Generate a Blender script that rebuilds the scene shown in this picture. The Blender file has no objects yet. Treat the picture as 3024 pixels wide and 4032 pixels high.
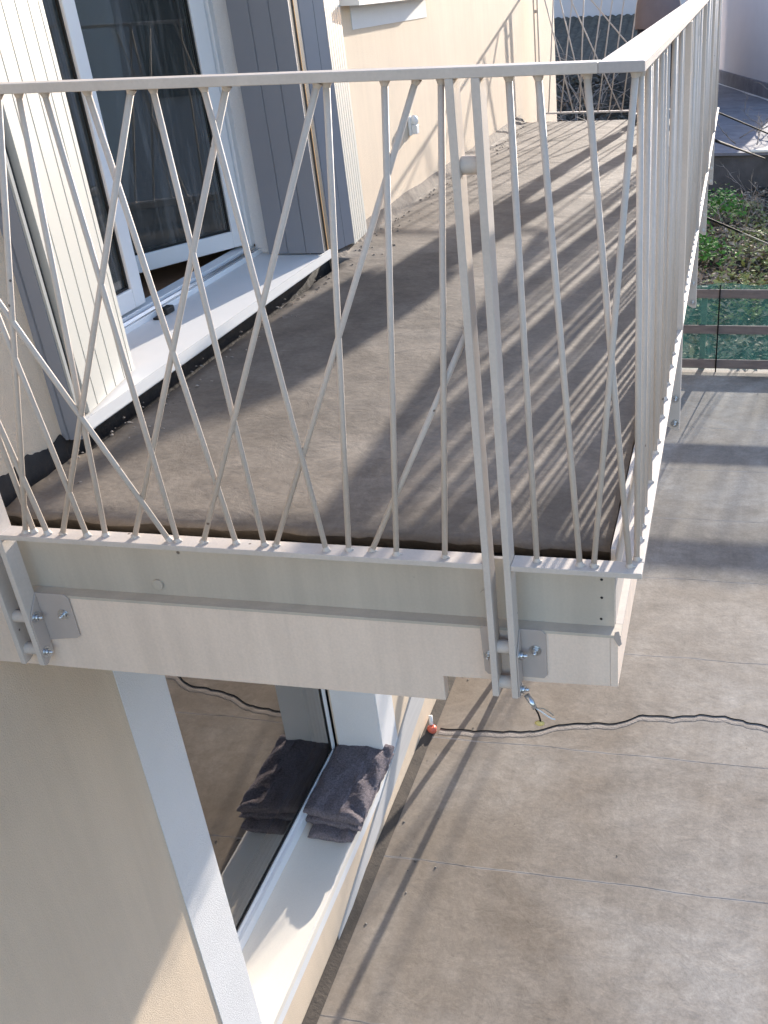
import bpy, bmesh, math, random
from mathutils import Vector, Matrix, noise
random.seed(7)
S = bpy.context.scene
COL = S.collection
R = math.radians

# ------------------------------------------------------------------ camera
cam = bpy.data.cameras.new('camera'); co = bpy.data.objects.new('camera', cam); COL.objects.link(co)
CP = Vector((0.147, -1.840, 1.155))
RC = ((0.98066081, 0.18984596, -0.04756972), (0.05172599, -0.48582256, -0.87252556), (-0.1887559, 0.85319104, -0.48624712))
m = Matrix(((RC[0][0], -RC[1][0], -RC[2][0]), (RC[0][1], -RC[1][1], -RC[2][1]), (RC[0][2], -RC[1][2], -RC[2][2])))
co.matrix_world = Matrix.Translation(CP) @ m.to_4x4()
cam.sensor_fit = 'VERTICAL'; cam.sensor_height = 24.0; cam.sensor_width = 18.0
cam.lens = 3889.88 / 4032 * 24
cam.shift_x = -547.45 / 4032; cam.shift_y = 53.97 / 4032
cam.clip_start = 0.05; cam.clip_end = 500
S.camera = co

# ------------------------------------------------------------------ light
SUN = Vector((0.158, 1.0, 0.217)).normalized()          # towards the sun
elev = math.asin(SUN.z); azim = math.atan2(SUN.x, SUN.y)
W = bpy.data.worlds.new('World'); S.world = W; W.use_nodes = True
nt = W.node_tree; bg = nt.nodes['Background']
sky = nt.nodes.new('ShaderNodeTexSky'); sky.sky_type = 'NISHITA'; sky.sun_disc = False
sky.sun_elevation = elev; sky.sun_rotation = azim; sky.air_density = 1.0; sky.dust_density = 0.6; sky.ozone_density = 2.5
tint = nt.nodes.new('ShaderNodeMix'); tint.data_type = 'RGBA'; tint.blend_type = 'MULTIPLY'; tint.inputs[0].default_value = 1; tint.inputs[7].default_value = (1.10, .965, .96, 1)
nt.links.new(sky.outputs[0], tint.inputs[6]); nt.links.new(tint.outputs[2], bg.inputs[0]); bg.inputs[1].default_value = 0.15
sl = bpy.data.lights.new('sun', 'SUN'); so = bpy.data.objects.new('sun', sl); COL.objects.link(so)
sl.energy = 3.4; sl.angle = R(0.53); sl.color = (1.0, 0.91, 0.80)
so.rotation_euler = SUN.to_track_quat('Z', 'Y').to_euler()
S.view_settings.view_transform = 'Standard'; S.view_settings.look = 'None'
S.view_settings.exposure = 1.80; S.view_settings.gamma = 1.0
S.render.resolution_x = 768; S.render.resolution_y = 1024

# ------------------------------------------------------------------ helpers
class MB:
    """collects geometry for ONE mesh"""
    def __init__(s): s.bm = bmesh.new()
    def face(s, pts):
        vs = [s.bm.verts.new(p) for p in pts]; return s.bm.faces.new(vs)
    def box(s, a, b):
        (x0, y0, z0), (x1, y1, z1) = [(min(p, q)) for p, q in zip(a, b)], [(max(p, q)) for p, q in zip(a, b)]
        v = [s.bm.verts.new(p) for p in ((x0,y0,z0),(x1,y0,z0),(x1,y1,z0),(x0,y1,z0),(x0,y0,z1),(x1,y0,z1),(x1,y1,z1),(x0,y1,z1))]
        for f in ((3,2,1,0),(4,5,6,7),(0,1,5,4),(1,2,6,5),(2,3,7,6),(3,0,4,7)): s.bm.faces.new([v[i] for i in f])
        return s
    def prism(s, pts, d):
        """polygon extruded along vector d"""
        d = Vector(d); a = [s.bm.verts.new(p) for p in pts]; b = [s.bm.verts.new(Vector(p) + d) for p in pts]
        n = len(pts)
        s.bm.faces.new(a); s.bm.faces.new(b[::-1])
        for i in range(n): s.bm.faces.new((a[i], b[i], b[(i+1) % n], a[(i+1) % n]))
        return s
    def tube(s, pts, r, n=8, cap=True):
        pts = [Vector(p) for p in pts]; k = len(pts)
        rs = r if isinstance(r, (list, tuple)) else [r]*k
        rings = []
        up = Vector((0.3, 0.2, 1)).normalized()
        for i, p in enumerate(pts):
            d = (pts[min(i+1, k-1)] - pts[max(i-1, 0)]).normalized()
            u = d.cross(up)
            if u.length < .05: u = d.cross(Vector((1, 0, 0)))
            u.normalize(); w = d.cross(u)
            rings.append([s.bm.verts.new(p + (u*math.cos(2*math.pi*j/n) + w*math.sin(2*math.pi*j/n))*rs[i]) for j in range(n)])
        for a, b in zip(rings, rings[1:]):
            for j in range(n):
                f = s.bm.faces.new((a[j], a[(j+1) % n], b[(j+1) % n], b[j])); f.smooth = True
        if cap:
            s.bm.faces.new(rings[0][::-1]); s.bm.faces.new(rings[-1])
        return s
    def ball(s, c, r, sc=(1, 1, 1), seg=12):
        mt = Matrix.Translation(c) @ Matrix.Diagonal((r*sc[0], r*sc[1], r*sc[2], 1))
        g = bmesh.ops.create_uvsphere(s.bm, u_segments=seg, v_segments=max(6, seg//2+1), radius=1, matrix=mt)
        for v in g['verts']:
            for f in v.link_faces: f.smooth = True
        return s
    def build(s, name, mat, parent=None, bevel=0, recalc=True):
        if recalc: bmesh.ops.recalc_face_normals(s.bm, faces=s.bm.faces)
        me = bpy.data.meshes.new(name)
        if parent is not None:
            off = origin(parent)
            for v in s.bm.verts: v.co -= off
        s.bm.to_mesh(me); s.bm.free(); me.materials.append(mat)
        o = bpy.data.objects.new(name, me); COL.objects.link(o)
        if parent is not None: o.parent = parent
        if bevel:
            b = o.modifiers.new('bevel', 'BEVEL'); b.width = bevel; b.segments = 2; b.limit_method = 'ANGLE'
        return o
def origin(o):
    v = Vector(o.location)
    while o.parent: o = o.parent; v = v + o.location
    return v
def tag(o, label=None, cat=None, group=None, kind=None):
    if label: o['label'] = label
    if cat: o['category'] = cat
    if group: o['group'] = group
    if kind: o['kind'] = kind
    return o
def thing(name, loc, label, cat, group=None):
    o = bpy.data.objects.new(name, None); COL.objects.link(o); o.location = loc; o.empty_display_size = .1
    return tag(o, label, cat, group)

def mat(name, col, rough=.6, var=.0, vscale=3, col2=None, bump=0, bscale=200, spec=.4, metal=0, detail=4, stretch=None, fine=0, fscale=150, streak=0, chips=0):
    m = bpy.data.materials.new(name); m.use_nodes = True; n = m.node_tree.nodes; l = m.node_tree.links
    p = n['Principled BSDF']; p.inputs['Roughness'].default_value = rough; p.inputs['Metallic'].default_value = metal
    p.inputs['Specular IOR Level'].default_value = spec
    tc = n.new('ShaderNodeTexCoord'); src = tc.outputs['Object']
    if stretch:
        mp = n.new('ShaderNodeMapping'); mp.inputs['Scale'].default_value = stretch; l.new(src, mp.inputs[0]); src2 = mp.outputs[0]
    else: src2 = src
    out = None
    if var or col2:
        nz = n.new('ShaderNodeTexNoise'); nz.inputs['Scale'].default_value = vscale; nz.inputs['Detail'].default_value = detail; nz.inputs['Roughness'].default_value = .6
        l.new(src2, nz.inputs['Vector'])
        cr = n.new('ShaderNodeValToRGB'); cr.color_ramp.elements[0].position = .3; cr.color_ramp.elements[1].position = .7
        c2 = col2 if col2 else tuple(c*(1-var) for c in col)
        cr.color_ramp.elements[0].color = (*c2, 1); cr.color_ramp.elements[1].color = (*col, 1)
        l.new(nz.outputs['Fac'], cr.inputs[0]); out = cr.outputs[0]
        if fine:
            n2 = n.new('ShaderNodeTexNoise'); n2.inputs['Scale'].default_value = fscale; n2.inputs['Detail'].default_value = 3
            l.new(src, n2.inputs['Vector'])
            mr = n.new('ShaderNodeMapRange'); mr.inputs[1].default_value = .25; mr.inputs[2].default_value = .75; mr.inputs[3].default_value = 1-fine; mr.inputs[4].default_value = 1+fine*.6
            l.new(n2.outputs['Fac'], mr.inputs[0])
            mx = n.new('ShaderNodeMix'); mx.data_type = 'RGBA'; mx.blend_type = 'MULTIPLY'; mx.inputs[0].default_value = 1
            l.new(out, mx.inputs[6]); l.new(mr.outputs[0], mx.inputs[7]); out = mx.outputs[2]
        if streak:
            mp = n.new('ShaderNodeMapping'); mp.inputs['Scale'].default_value = (14, 14, .7); l.new(src, mp.inputs[0])
            n3 = n.new('ShaderNodeTexNoise'); n3.inputs['Scale'].default_value = 1; n3.inputs['Detail'].default_value = 5; n3.inputs['Roughness'].default_value = .65; l.new(mp.outputs[0], n3.inputs['Vector'])
            mr = n.new('ShaderNodeMapRange'); mr.inputs[1].default_value = .38; mr.inputs[2].default_value = .62; mr.inputs[3].default_value = 1-streak; mr.inputs[4].default_value = 1
            l.new(n3.outputs['Fac'], mr.inputs[0]); mx = n.new('ShaderNodeMix'); mx.data_type = 'RGBA'; mx.blend_type = 'MULTIPLY'; mx.inputs[0].default_value = 1
            l.new(out, mx.inputs[6]); l.new(mr.outputs[0], mx.inputs[7]); out = mx.outputs[2]
        if chips:
            vo = n.new('ShaderNodeTexVoronoi'); vo.inputs['Scale'].default_value = chips; l.new(src, vo.inputs['Vector'])
            mr = n.new('ShaderNodeMapRange'); mr.inputs[1].default_value = .035; mr.inputs[2].default_value = .06; mr.inputs[3].default_value = .85; mr.inputs[4].default_value = 0
            l.new(vo.outputs['Distance'], mr.inputs[0]); mx = n.new('ShaderNodeMix'); mx.data_type = 'RGBA'
            l.new(mr.outputs[0], mx.inputs[0]); l.new(out, mx.inputs[6]); mx.inputs[7].default_value = (.08, .055, .045, 1); out = mx.outputs[2]
        l.new(out, p.inputs['Base Color'])
    else: p.inputs['Base Color'].default_value = (*col, 1)
    if bump:
        bn = n.new('ShaderNodeTexNoise'); bn.inputs['Scale'].default_value = bscale; bn.inputs['Detail'].default_value = 5; bn.inputs['Roughness'].default_value = .65
        l.new(src, bn.inputs['Vector']); bp = n.new('ShaderNodeBump'); bp.inputs['Strength'].default_value = 1; bp.inputs['Distance'].default_value = bump
        l.new(bn.outputs['Fac'], bp.inputs['Height']); l.new(bp.outputs[0], p.inputs['Normal'])
    m['p'] = p.name
    return m

def membrane(name, dark, mid, light, seams, seam_col, swirl=1.0, bumpd=.0030, dirt=False):
    """bitumen membrane: mottled, brushed, dusty, with lapped seams running along X"""
    m = bpy.data.materials.new(name); m.use_nodes = True; n = m.node_tree.nodes; l = m.node_tree.links
    p = n['Principled BSDF']; p.inputs['Roughness'].default_value = .8; p.inputs['Specular IOR Level'].default_value = .25
    tc = n.new('ShaderNodeTexCoord'); O = tc.outputs['Object']
    def nz(scale, detail=4, rough=.6, vec=O, dist=0):
        t = n.new('ShaderNodeTexNoise'); t.inputs['Scale'].default_value = scale; t.inputs['Detail'].default_value = detail
        t.inputs['Roughness'].default_value = rough; t.inputs['Distortion'].default_value = dist; l.new(vec, t.inputs['Vector']); return t.outputs['Fac']
    def mul(a, b, fac=1, mode='MULTIPLY'):
        x = n.new('ShaderNodeMix'); x.data_type = 'RGBA'; x.blend_type = mode
        if isinstance(fac, (int, float)): x.inputs[0].default_value = fac
        else: l.new(fac, x.inputs[0])
        for s_, v in ((6, a), (7, b)):
            if isinstance(v, tuple): x.inputs[s_].default_value = (*v, 1)
            else: l.new(v, x.inputs[s_])
        return x.outputs[2]
    def rng(v, a, b, c, d):
        r = n.new('ShaderNodeMapRange'); l.new(v, r.inputs[0])
        for i, q in enumerate((a, b, c, d)): r.inputs[i+1].default_value = q
        return r.outputs[0]
    def mth(op, a, b=None):
        x = n.new('ShaderNodeMath'); x.operation = op
        for i, v in enumerate((a, b)):
            if v is None: continue
            if isinstance(v, (int, float)): x.inputs[i].default_value = v
            else: l.new(v, x.inputs[i])
        return x.outputs[0]
    big = n.new('ShaderNodeValToRGB'); e = big.color_ramp.elements
    e[0].position = .32; e[0].color = (*dark, 1); e[1].position = .68; e[1].color = (*light, 1); k = e.new(.5); k.color = (*mid, 1)
    l.new(nz(.85*swirl, 5, .62, dist=.6), big.inputs[0]); c = big.outputs[0]
    mp = n.new('ShaderNodeMapping'); mp.inputs['Scale'].default_value = (1.2, 7, 1); mp.inputs['Rotation'].default_value = (0, 0, .12); l.new(O, mp.inputs[0])
    c = mul(c, rng(nz(.9, 6, .65, mp.outputs[0], 1.5), .3, .7, .93, 1.07))
    mp2 = n.new('ShaderNodeMapping'); mp2.inputs['Scale'].default_value = (9, 1.2, 1); mp2.inputs['Rotation'].default_value = (0, 0, -.25); l.new(O, mp2.inputs[0])
    c = mul(c, rng(nz(.5, 6, .65, mp2.outputs[0], 2.5), .3, .75, .92, 1.09))
    c = mul(c, rng(nz(55, 4, .7), .3, .7, .88, 1.1))
    c = mul(c, rng(nz(2.7, 7, .7, dist=1.2), .32, .68, .84, 1.15))
    c = mul(c, rng(nz(7.5, 6, .75, dist=.7), .3, .7, .9, 1.1))
    c = mul(c, rng(nz(24, 7, .8, dist=.4), .35, .65, .90, 1.10))
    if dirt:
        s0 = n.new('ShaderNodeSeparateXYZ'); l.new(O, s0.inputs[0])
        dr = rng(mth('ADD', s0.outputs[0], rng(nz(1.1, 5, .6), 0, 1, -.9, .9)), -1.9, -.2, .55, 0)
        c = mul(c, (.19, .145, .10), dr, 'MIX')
    # pale scuffs
    sc = rng(nz(11, 7, .8, mp.outputs[0], 1.8), .60, .72, 0, .42); c = mul(c, seam_col, sc, 'MIX')
    sc2 = rng(nz(8, 6, .75, mp2.outputs[0], 1.4), .63, .70, 0, .3); c = mul(c, tuple(q*.5 for q in mid), sc2, 'MIX')
    # dark specks
    v = n.new('ShaderNodeTexVoronoi'); v.inputs['Scale'].default_value = 4; l.new(O, v.inputs['Vector'])
    sp = rng(v.outputs['Distance'], .012, .026, .6, 0); c = mul(c, (.03, .028, .026), sp, 'MIX')
    # seams
    sx = n.new('ShaderNodeSeparateXYZ'); l.new(O, sx.inputs[0]); wob = rng(nz(1.3, 4, .6), 0, 1, -.035, .035)
    yy = mth('ADD', sx.outputs[1], wob); hgt = None; seam = None
    for s_ in seams:
        d = mth('ABSOLUTE', mth('SUBTRACT', yy, s_))
        a = rng(d, .004, .009, 1, 0); seam = a if seam is None else mth('MAXIMUM', seam, a)
        st = rng(mth('SUBTRACT', yy, s_), -.004, .004, 0, 1); hgt = st if hgt is None else mth('ADD', hgt, st)
    if seam is not None:
        br = rng(nz(5, 3, .5), .4, .6, .15, .75); c = mul(c, seam_col, mth('MULTIPLY', seam, br), 'MIX')
    l.new(c, p.inputs['Base Color'])
    h = mth('ADD', mth('MULTIPLY', nz(4.2, 5, .62, O, 2.2), .6), mth('MULTIPLY', nz(70, 4, .7), .13))
    h = mth('ADD', h, mth('MULTIPLY', nz(9, 5, .6, O, 1.5), .5))
    h = mth('ADD', h, mth('MULTIPLY', nz(2.2, 3, .5, dist=.8), 1.6))
    if hgt is not None: h = mth('ADD', h, mth('MULTIPLY', hgt, .5))
    b = n.new('ShaderNodeBump'); b.inputs['Strength'].default_value = 1; b.inputs['Distance'].default_value = bumpd
    l.new(h, b.inputs['Height']); l.new(b.outputs[0], p.inputs['Normal'])
    return m

def glass(name, tint, ior, rough=.0, trans=(.7, .75, .75), dirt=0):
    m = bpy.data.materials.new(name); m.use_nodes = True; n = m.node_tree.nodes; l = m.node_tree.links
    n.remove(n['Principled BSDF']); o = n['Material Output']
    g = n.new('ShaderNodeBsdfGlossy'); g.inputs['Roughness'].default_value = rough; g.inputs['Color'].default_value = (*tint, 1)
    t = n.new('ShaderNodeBsdfTransparent'); t.inputs['Color'].default_value = (*trans, 1)
    f = n.new('ShaderNodeFresnel'); f.inputs['IOR'].default_value = ior; x = n.new('ShaderNodeMixShader')
    l.new(f.outputs[0], x.inputs[0]); l.new(t.outputs[0], x.inputs[1]); l.new(g.outputs[0], x.inputs[2]); l.new(x.outputs[0], o.inputs[0])
    if dirt:
        tc = n.new('ShaderNodeTexCoord'); mp = n.new('ShaderNodeMapping'); mp.inputs['Scale'].default_value = (9, 9, .55); mp.inputs['Rotation'].default_value = (.16, 0, 0); l.new(tc.outputs['Object'], mp.inputs[0])
        nz = n.new('ShaderNodeTexNoise'); nz.inputs['Scale'].default_value = 3; nz.inputs['Detail'].default_value = 7; nz.inputs['Roughness'].default_value = .72; nz.inputs['Distortion'].default_value = .4; l.new(mp.outputs[0], nz.inputs['Vector'])
        mr = n.new('ShaderNodeMapRange'); mr.inputs[1].default_value = .50; mr.inputs[2].default_value = .80; mr.inputs[3].default_value = dirt*.25; mr.inputs[4].default_value = dirt*1.6; l.new(nz.outputs['Fac'], mr.inputs[0])
        df = n.new('ShaderNodeBsdfDiffuse'); df.inputs['Color'].default_value = (.6, .6, .6, 1); x2 = n.new('ShaderNodeMixShader')
        l.new(mr.outputs[0], x2.inputs[0]); l.new(x.outputs[0], x2.inputs[1]); l.new(df.outputs[0], x2.inputs[2]); l.new(x2.outputs[0], o.inputs[0])
    return m

M = {}
M['steel'] = mat('painted_steel', (.62, .55, .485), .6, spec=.2, var=.09, vscale=9, bump=.0005, bscale=60, fine=.05, streak=.06, chips=13)
M['handrail'] = mat('sun_toned_handrail', (.46, .42, .40), .65, spec=.2, var=.12, vscale=6, bump=.0004, bscale=60, fine=.06)  # steel paint darkened so the sunlit top face reads less bright
M['beam'] = mat('painted_beam', (.55, .485, .40), .5, var=.07, vscale=2, bump=.0004, bscale=60, fine=.04, streak=.11, chips=9)
M['fascia'] = mat('fascia_render', (.82, .67, .545), .85, var=.07, vscale=4, bump=.001, bscale=160, fine=.06, streak=.09, chips=5)
M['wall'] = mat('cream_render', (.76, .615, .46), .9, var=.09, vscale=1.4, bump=.0028, bscale=200, fine=.10, fscale=230, streak=.05)
M['band'] = mat('white_render', (.76, .75, .74), .9, var=.05, vscale=3, bump=.0025, bscale=200, fine=.07, fscale=220)
M['sill'] = mat('sill_stone', (.78, .72, .63), .8, var=.04, vscale=4, bump=.0003, bscale=200, fine=.04)
M['alu'] = mat('sill_aluminium', (.72, .71, .69), .5, var=.04, vscale=5)
M['pvc'] = mat('white_pvc', (.78, .79, .80), .3, var=.03, vscale=4, spec=.5)
M['shut'] = mat('shutter_pvc', (.46, .455, .42), .45, var=.03, vscale=3)
M['shutshade'] = mat('shutter_shade_pvc', (.25, .255, .28), .5, var=.04, vscale=3)  # shutter pvc with the blue-grey of its shade put into the colour
M['black'] = mat('black_rubber', (.015, .015, .015), .6)
M['plate'] = mat('bracket_paint', (.46, .395, .35), .55, var=.08, vscale=20, bump=.0005, bscale=80)
M['chrome'] = mat('zinc_bolt', (.62, .64, .66), .28, metal=1)
M['floor'] = membrane('balcony_membrane', (.118, .097, .077), (.165, .138, .112), (.225, .193, .160), (.40, 1.55, 2.62, 3.7, 4.8, 5.9, 7.0), (.33, .29, .25), 1.3, .0045)
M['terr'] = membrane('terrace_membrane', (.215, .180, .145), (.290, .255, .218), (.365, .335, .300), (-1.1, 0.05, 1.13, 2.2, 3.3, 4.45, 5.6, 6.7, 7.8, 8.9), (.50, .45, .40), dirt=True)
M['upst'] = mat('upstand_membrane', (.21, .17, .135), .9, col2=(.11, .09, .075), vscale=10, bump=.005, bscale=30, fine=.2)
M['dark'] = mat('shadow_gap', (.03, .027, .025), .9)
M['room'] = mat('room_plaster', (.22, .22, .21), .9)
M['woodfloor'] = mat('room_wood_floor', (.30, .16, .09), .5, var=.3, vscale=5, stretch=(1, 8, 1))
M['orangefoam'] = mat('orange_foam', (.62, .36, .16), .8)
M['towel'] = mat('terry_towel', (.36, .315, .34), .95, col2=(.17, .15, .16), vscale=110, bump=.014, bscale=230, spec=.1, fine=.25, fscale=300)
M['orange'] = mat('orange_plastic', (.72, .16, .10), .4)
M['whitep'] = mat('white_plastic', (.80, .79, .76), .4)
M['cable'] = mat('black_cable', (.012, .012, .012), .8, spec=.1)
M['rope'] = mat('pale_rope', (.42, .36, .28), .8, var=.3, vscale=80)
M['yellow'] = mat('yellow_tag', (.72, .56, .2), .6)
M['wood'] = mat('weathered_board', (.22, .18, .17), .8, var=.35, vscale=4, stretch=(1, 6, 6), bump=.002, bscale=60)
M['greywall'] = mat('shed_render', (.55, .52, .53), .9, var=.06, vscale=1.2, bump=.001, bscale=100)
M['greyroof'] = mat('flat_roof_membrane', (.21, .20, .215), .9, col2=(.13, .125, .14), vscale=2.5, bump=.02, bscale=4)
M['conc'] = mat('dark_concrete', (.12, .11, .11), .9, col2=(.07, .065, .06), vscale=2, bump=.01, bscale=12)
M['soil'] = mat('garden_soil', (.10, .085, .07), .95, col2=(.045, .04, .03), vscale=1.6, bump=.06, bscale=7, fine=.4, fscale=20)
M['leafdry'] = mat('dry_leaf', (.52, .42, .30), .9, col2=(.12, .08, .055), vscale=4)
M['leafmoss'] = mat('moss_leaf', (.34, .36, .12), .8, col2=(.16, .18, .05), vscale=3)
M['leafgreen'] = mat('green_leaf', (.12, .27, .06), .9, spec=.08, col2=(.05, .14, .03), vscale=3)
M['twig'] = mat('bare_twig', (.34, .29, .25), .8, col2=(.20, .16, .14), vscale=3)
M['tile'] = mat('dark_roof_tile', (.15, .13, .105), .95, col2=(.09, .08, .065), vscale=6, spec=.05)
M['farwall'] = mat('pale_far_wall', (.55, .54, .56), .9, var=.05)
M['cloth_shirt'] = mat('mauve_shirt', (.20, .165, .175), .9, var=.12, vscale=12, bump=.004, bscale=16)
M['cloth_trouser'] = mat('dark_trousers', (.035, .035, .055), .9, var=.3, vscale=12, bump=.004, bscale=14)
M['skin'] = mat('skin', (.52, .32, .24), .55)
M['hair'] = mat('brown_hair', (.05, .035, .025), .7, bump=.004, bscale=120)
M['shoe'] = mat('dark_shoe', (.03, .03, .03), .6)
M['glass'] = glass('window_glass', (.95, .9, .85), 4.5)
M['doorglass'] = glass('door_glass', (.85, .88, .9), 1.9, trans=(.6, .64, .62), dirt=.17)
# green debris netting: a fine mesh that lets part of the light through
mn = bpy.data.materials.new('green_netting'); mn.use_nodes = True; n_ = mn.node_tree.nodes; l_ = mn.node_tree.links
pn = n_['Principled BSDF']; pn.inputs['Base Color'].default_value = (.07, .27, .22, 1); pn.inputs['Roughness'].default_value = .6
tr_ = n_.new('ShaderNodeBsdfTransparent'); tr_.inputs[0].default_value = (.93, .96, .95, 1); mx_ = n_.new('ShaderNodeMixShader'); mx_.inputs[0].default_value = .5
tcn = n_.new('ShaderNodeTexCoord'); mpn = n_.new('ShaderNodeMapping'); mpn.inputs['Scale'].default_value = (3, 1, .6); l_.new(tcn.outputs['Object'], mpn.inputs[0])
nzn = n_.new('ShaderNodeTexNoise'); nzn.inputs['Scale'].default_value = 1.6; nzn.inputs['Detail'].default_value = 6; l_.new(mpn.outputs[0], nzn.inputs['Vector'])
mrn = n_.new('ShaderNodeMapRange'); mrn.inputs[1].default_value = .35; mrn.inputs[2].default_value = .65; mrn.inputs[3].default_value = .36; mrn.inputs[4].default_value = .62; l_.new(nzn.outputs['Fac'], mrn.inputs[0]); l_.new(mrn.outputs[0], mx_.inputs[0])
l_.new(tr_.outputs[0], mx_.inputs[1]); l_.new(pn.outputs[0], mx_.inputs[2]); l_.new(mx_.outputs[0], n_['Material Output'].inputs[0]); M['net'] = mn

XW = -1.80; ZT = -3.54; ZF = -.035

# ------------------------------------------------------------------ ground
def sheet(name, x0, x1, y0, y1, z, mt, nx=1, ny=1, amp=0, fr=1):
    mb = MB(); vs = {}
    for i in range(nx+1):
        for j in range(ny+1):
            x = x0+(x1-x0)*i/nx; y = y0+(y1-y0)*j/ny
            vs[i, j] = mb.bm.verts.new((x, y, z + (amp*noise.noise(Vector((x*fr, y*fr, 3.3))) if amp else 0)))
    for i in range(nx):
        for j in range(ny):
            f = mb.bm.faces.new((vs[i, j], vs[i+1, j], vs[i+1, j+1], vs[i, j+1])); f.smooth = bool(amp)
    return mb.build(name, mt)
tag(sheet('ground', -150, 150, -60, 260, -3.9, M['soil'], 8, 8), kind='structure')
bk = MB(); g_ = {}
for i in range(61):
    for j in range(61):
        x = -11+9.5*i/60; y = 12.5+12.6*j/60; t_ = j/60
        g_[i, j] = bk.bm.verts.new((x, y, -3.5+2.25*t_*min(1, (60-i)/8+.0)+.18*noise.noise(Vector((x, y, 1)))))
for i in range(60):
    for j in range(60): bk.bm.faces.new((g_[i, j], g_[i+1, j], g_[i+1, j+1], g_[i, j+1])).smooth = True
def bankz(x, y): return -3.5+2.25*(y-12.5)/12.6*min(1, (-1.5-x)/1.25)
tag(bk.build('garden_bank', M['soil']), kind='structure')
tb = MB(); tb.box((-1.79, -4, ZT-.25), (7, 10.98, ZT)); tag(tb.build('terrace_floor', M['terr']), kind='structure')
gg = tag(sheet('garden_ground', -6, 9, 10.99, 21.9, -3.32, M['soil'], 90, 70, .16, .9), kind='structure')
for v in gg.data.vertices: v.co.z -= .34*max(0, min(1, (13.6-v.co.y)/2.6))

# ------------------------------------------------------------------ house
H = thing('house', (XW, 3, ZT), 'cream rendered house with white window bands on the left', 'house')
def wall_with_holes(y0, y1, z0, z1, holes, x=XW, t=.30):
    ys = sorted({y0, y1, *[h[0] for h in holes], *[h[1] for h in holes]}); zs = sorted({z0, z1, *[h[2] for h in holes], *[h[3] for h in holes]})
    mb = MB()
    for a, b in zip(ys, ys[1:]):
        for c, d in zip(zs, zs[1:]):
            ym, zm = (a+b)/2, (c+d)/2
            if any(h[0] < ym < h[1] and h[2] < zm < h[3] for h in holes): continue
            mb.face(((x, a, c), (x, b, c), (x, b, d), (x, a, d)))
            mb.face(((x-t, a, c), (x-t, a, d), (x-t, b, d), (x-t, b, c)))
    for (a, b, c, d) in holes:      # reveals
        for q in (((x,a,c),(x,a,d),(x-t,a,d),(x-t,a,c)), ((x,b,c),(x-t,b,c),(x-t,b,d),(x,b,d)), ((x,a,c),(x-t,a,c),(x-t,b,c),(x,b,c)), ((x,a,d),(x,b,d),(x-t,b,d),(x-t,a,d))): mb.face(q)
    for q in (((x,y1,z0),(x-6,y1,z0),(x-6,y1,z1),(x,y1,z1)), ((x,y0,z0),(x,y0,z1),(x-6,y0,z1),(x-6,y0,z0))): mb.face(q)
    return mb
DOOR = (.66, 2.66, .0, 2.25); LOWW = (.728, 2.570, -3.15, -.60); UPW = (3.66, 4.84, 1.10, 2.2)
wo = wall_with_holes(-4, 9.86, ZT-.3, 3.1, [DOOR, LOWW, UPW]).build('wall', M['wall'], H, recalc=False)
MB().box((XW-6, -4, 3.1), (XW+.25, 10.1, 3.28)).build('roof', M['band'], H)
# white render bands round the lower window (3 mm proud), far and near jamb and bottom
bd = MB(); p = .004
for y0, y1, z0, z1 in ((.484, .728, -3.265, -.46), (2.570, 2.822, -3.265, -.46), (.728, 2.570, -3.265, -3.15)):
    bd.box((XW+.0005, y0, z0), (XW+p, y1, z1))
bd.build('window_surround', M['band'], H)
rv = MB()   # plastered reveal lining of the lower window
rv.box((XW-.285, 2.560, -3.12), (XW+.0005, 2.5695, -.602)); rv.build('window_reveal', M['band'], H)
rv = MB().box((XW-.285, .7285, -3.12), (XW+.0005, .738, -.602))
rv.build('window_reveal', M['band'], H)
# band and projecting sill of the next upstairs window
MB().box((XW+.0005, 3.55, .952), (XW+p, 4.94, 1.062)).build('window_surround', M['band'], H)
w2 = MB(); w2.box((XW-.2, 3.42, 1.064), (XW+.10, 4.97, 1.10)); upsill = w2.build('window_sill', M['alu'], H)
uw = MB().box((XW-.2, 3.68, 1.12), (XW-.15, 4.82, 1.18)).box((XW-.2, 3.66, 1.12), (XW-.15, 3.73, 2.2)).box((XW-.2, 4.77, 1.12), (XW-.15, 4.84, 2.2)).build('window', M['pvc'], H)
MB().box((XW-.185, 3.73, 1.18), (XW-.17, 4.77, 2.2)).build('pane', M['doorglass'], uw)
# lower window: stone sill, pvc frame, glass
MB().prism(((XW-.29, .74, -3.10), (XW-.29, .74, -3.19), (XW+.012, .74, -3.19), (XW+.012, .74, -3.152)), (0, 1.82, 0)).build('window_sill', M['sill'], H)
fr = MB(); XG = -2.13
fr.box((XG-.03, .738, -3.10), (XG+.045, 2.56, -3.035)); fr.box((XG-.03, .738, -.66), (XG+.045, 2.56, -.602))
fr.box((XG-.03, .738, -3.035), (XG+.02, .80, -.66)); fr.box((XG-.03, 2.515, -3.035), (XG+.02, 2.56, -.66))
fr.box((XG-.02, .80, -3.035), (XG+.025, 2.515, -3.005)); 
LW = fr.build('window', M['pvc'], H, bevel=.003)
MB().box((XG-.012, .80, -3.02), (XG+.012, 2.515, -.66)).build('pane', M['glass'], LW)
MB().box((XG+.0125, .80, -3.005), (XG+.018, 2.515, -2.99)).box((XG+.0125, 2.503, -2.99), (XG+.018, 2.515, -.66)).build('gasket', M['black'], LW)
# oblique pale flashing at the wall foot
fl = MB(); fl.prism(((XW+.001, 1.55, -3.508), (XW+.001, 1.57, -3.538), (XW+.001, 3.33, -3.283), (XW+.001, 4.6, -2.98), (XW+.001, 4.6, -2.63), (XW+.001, 3.11, -3.06)), (.012, 0, 0))

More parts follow.
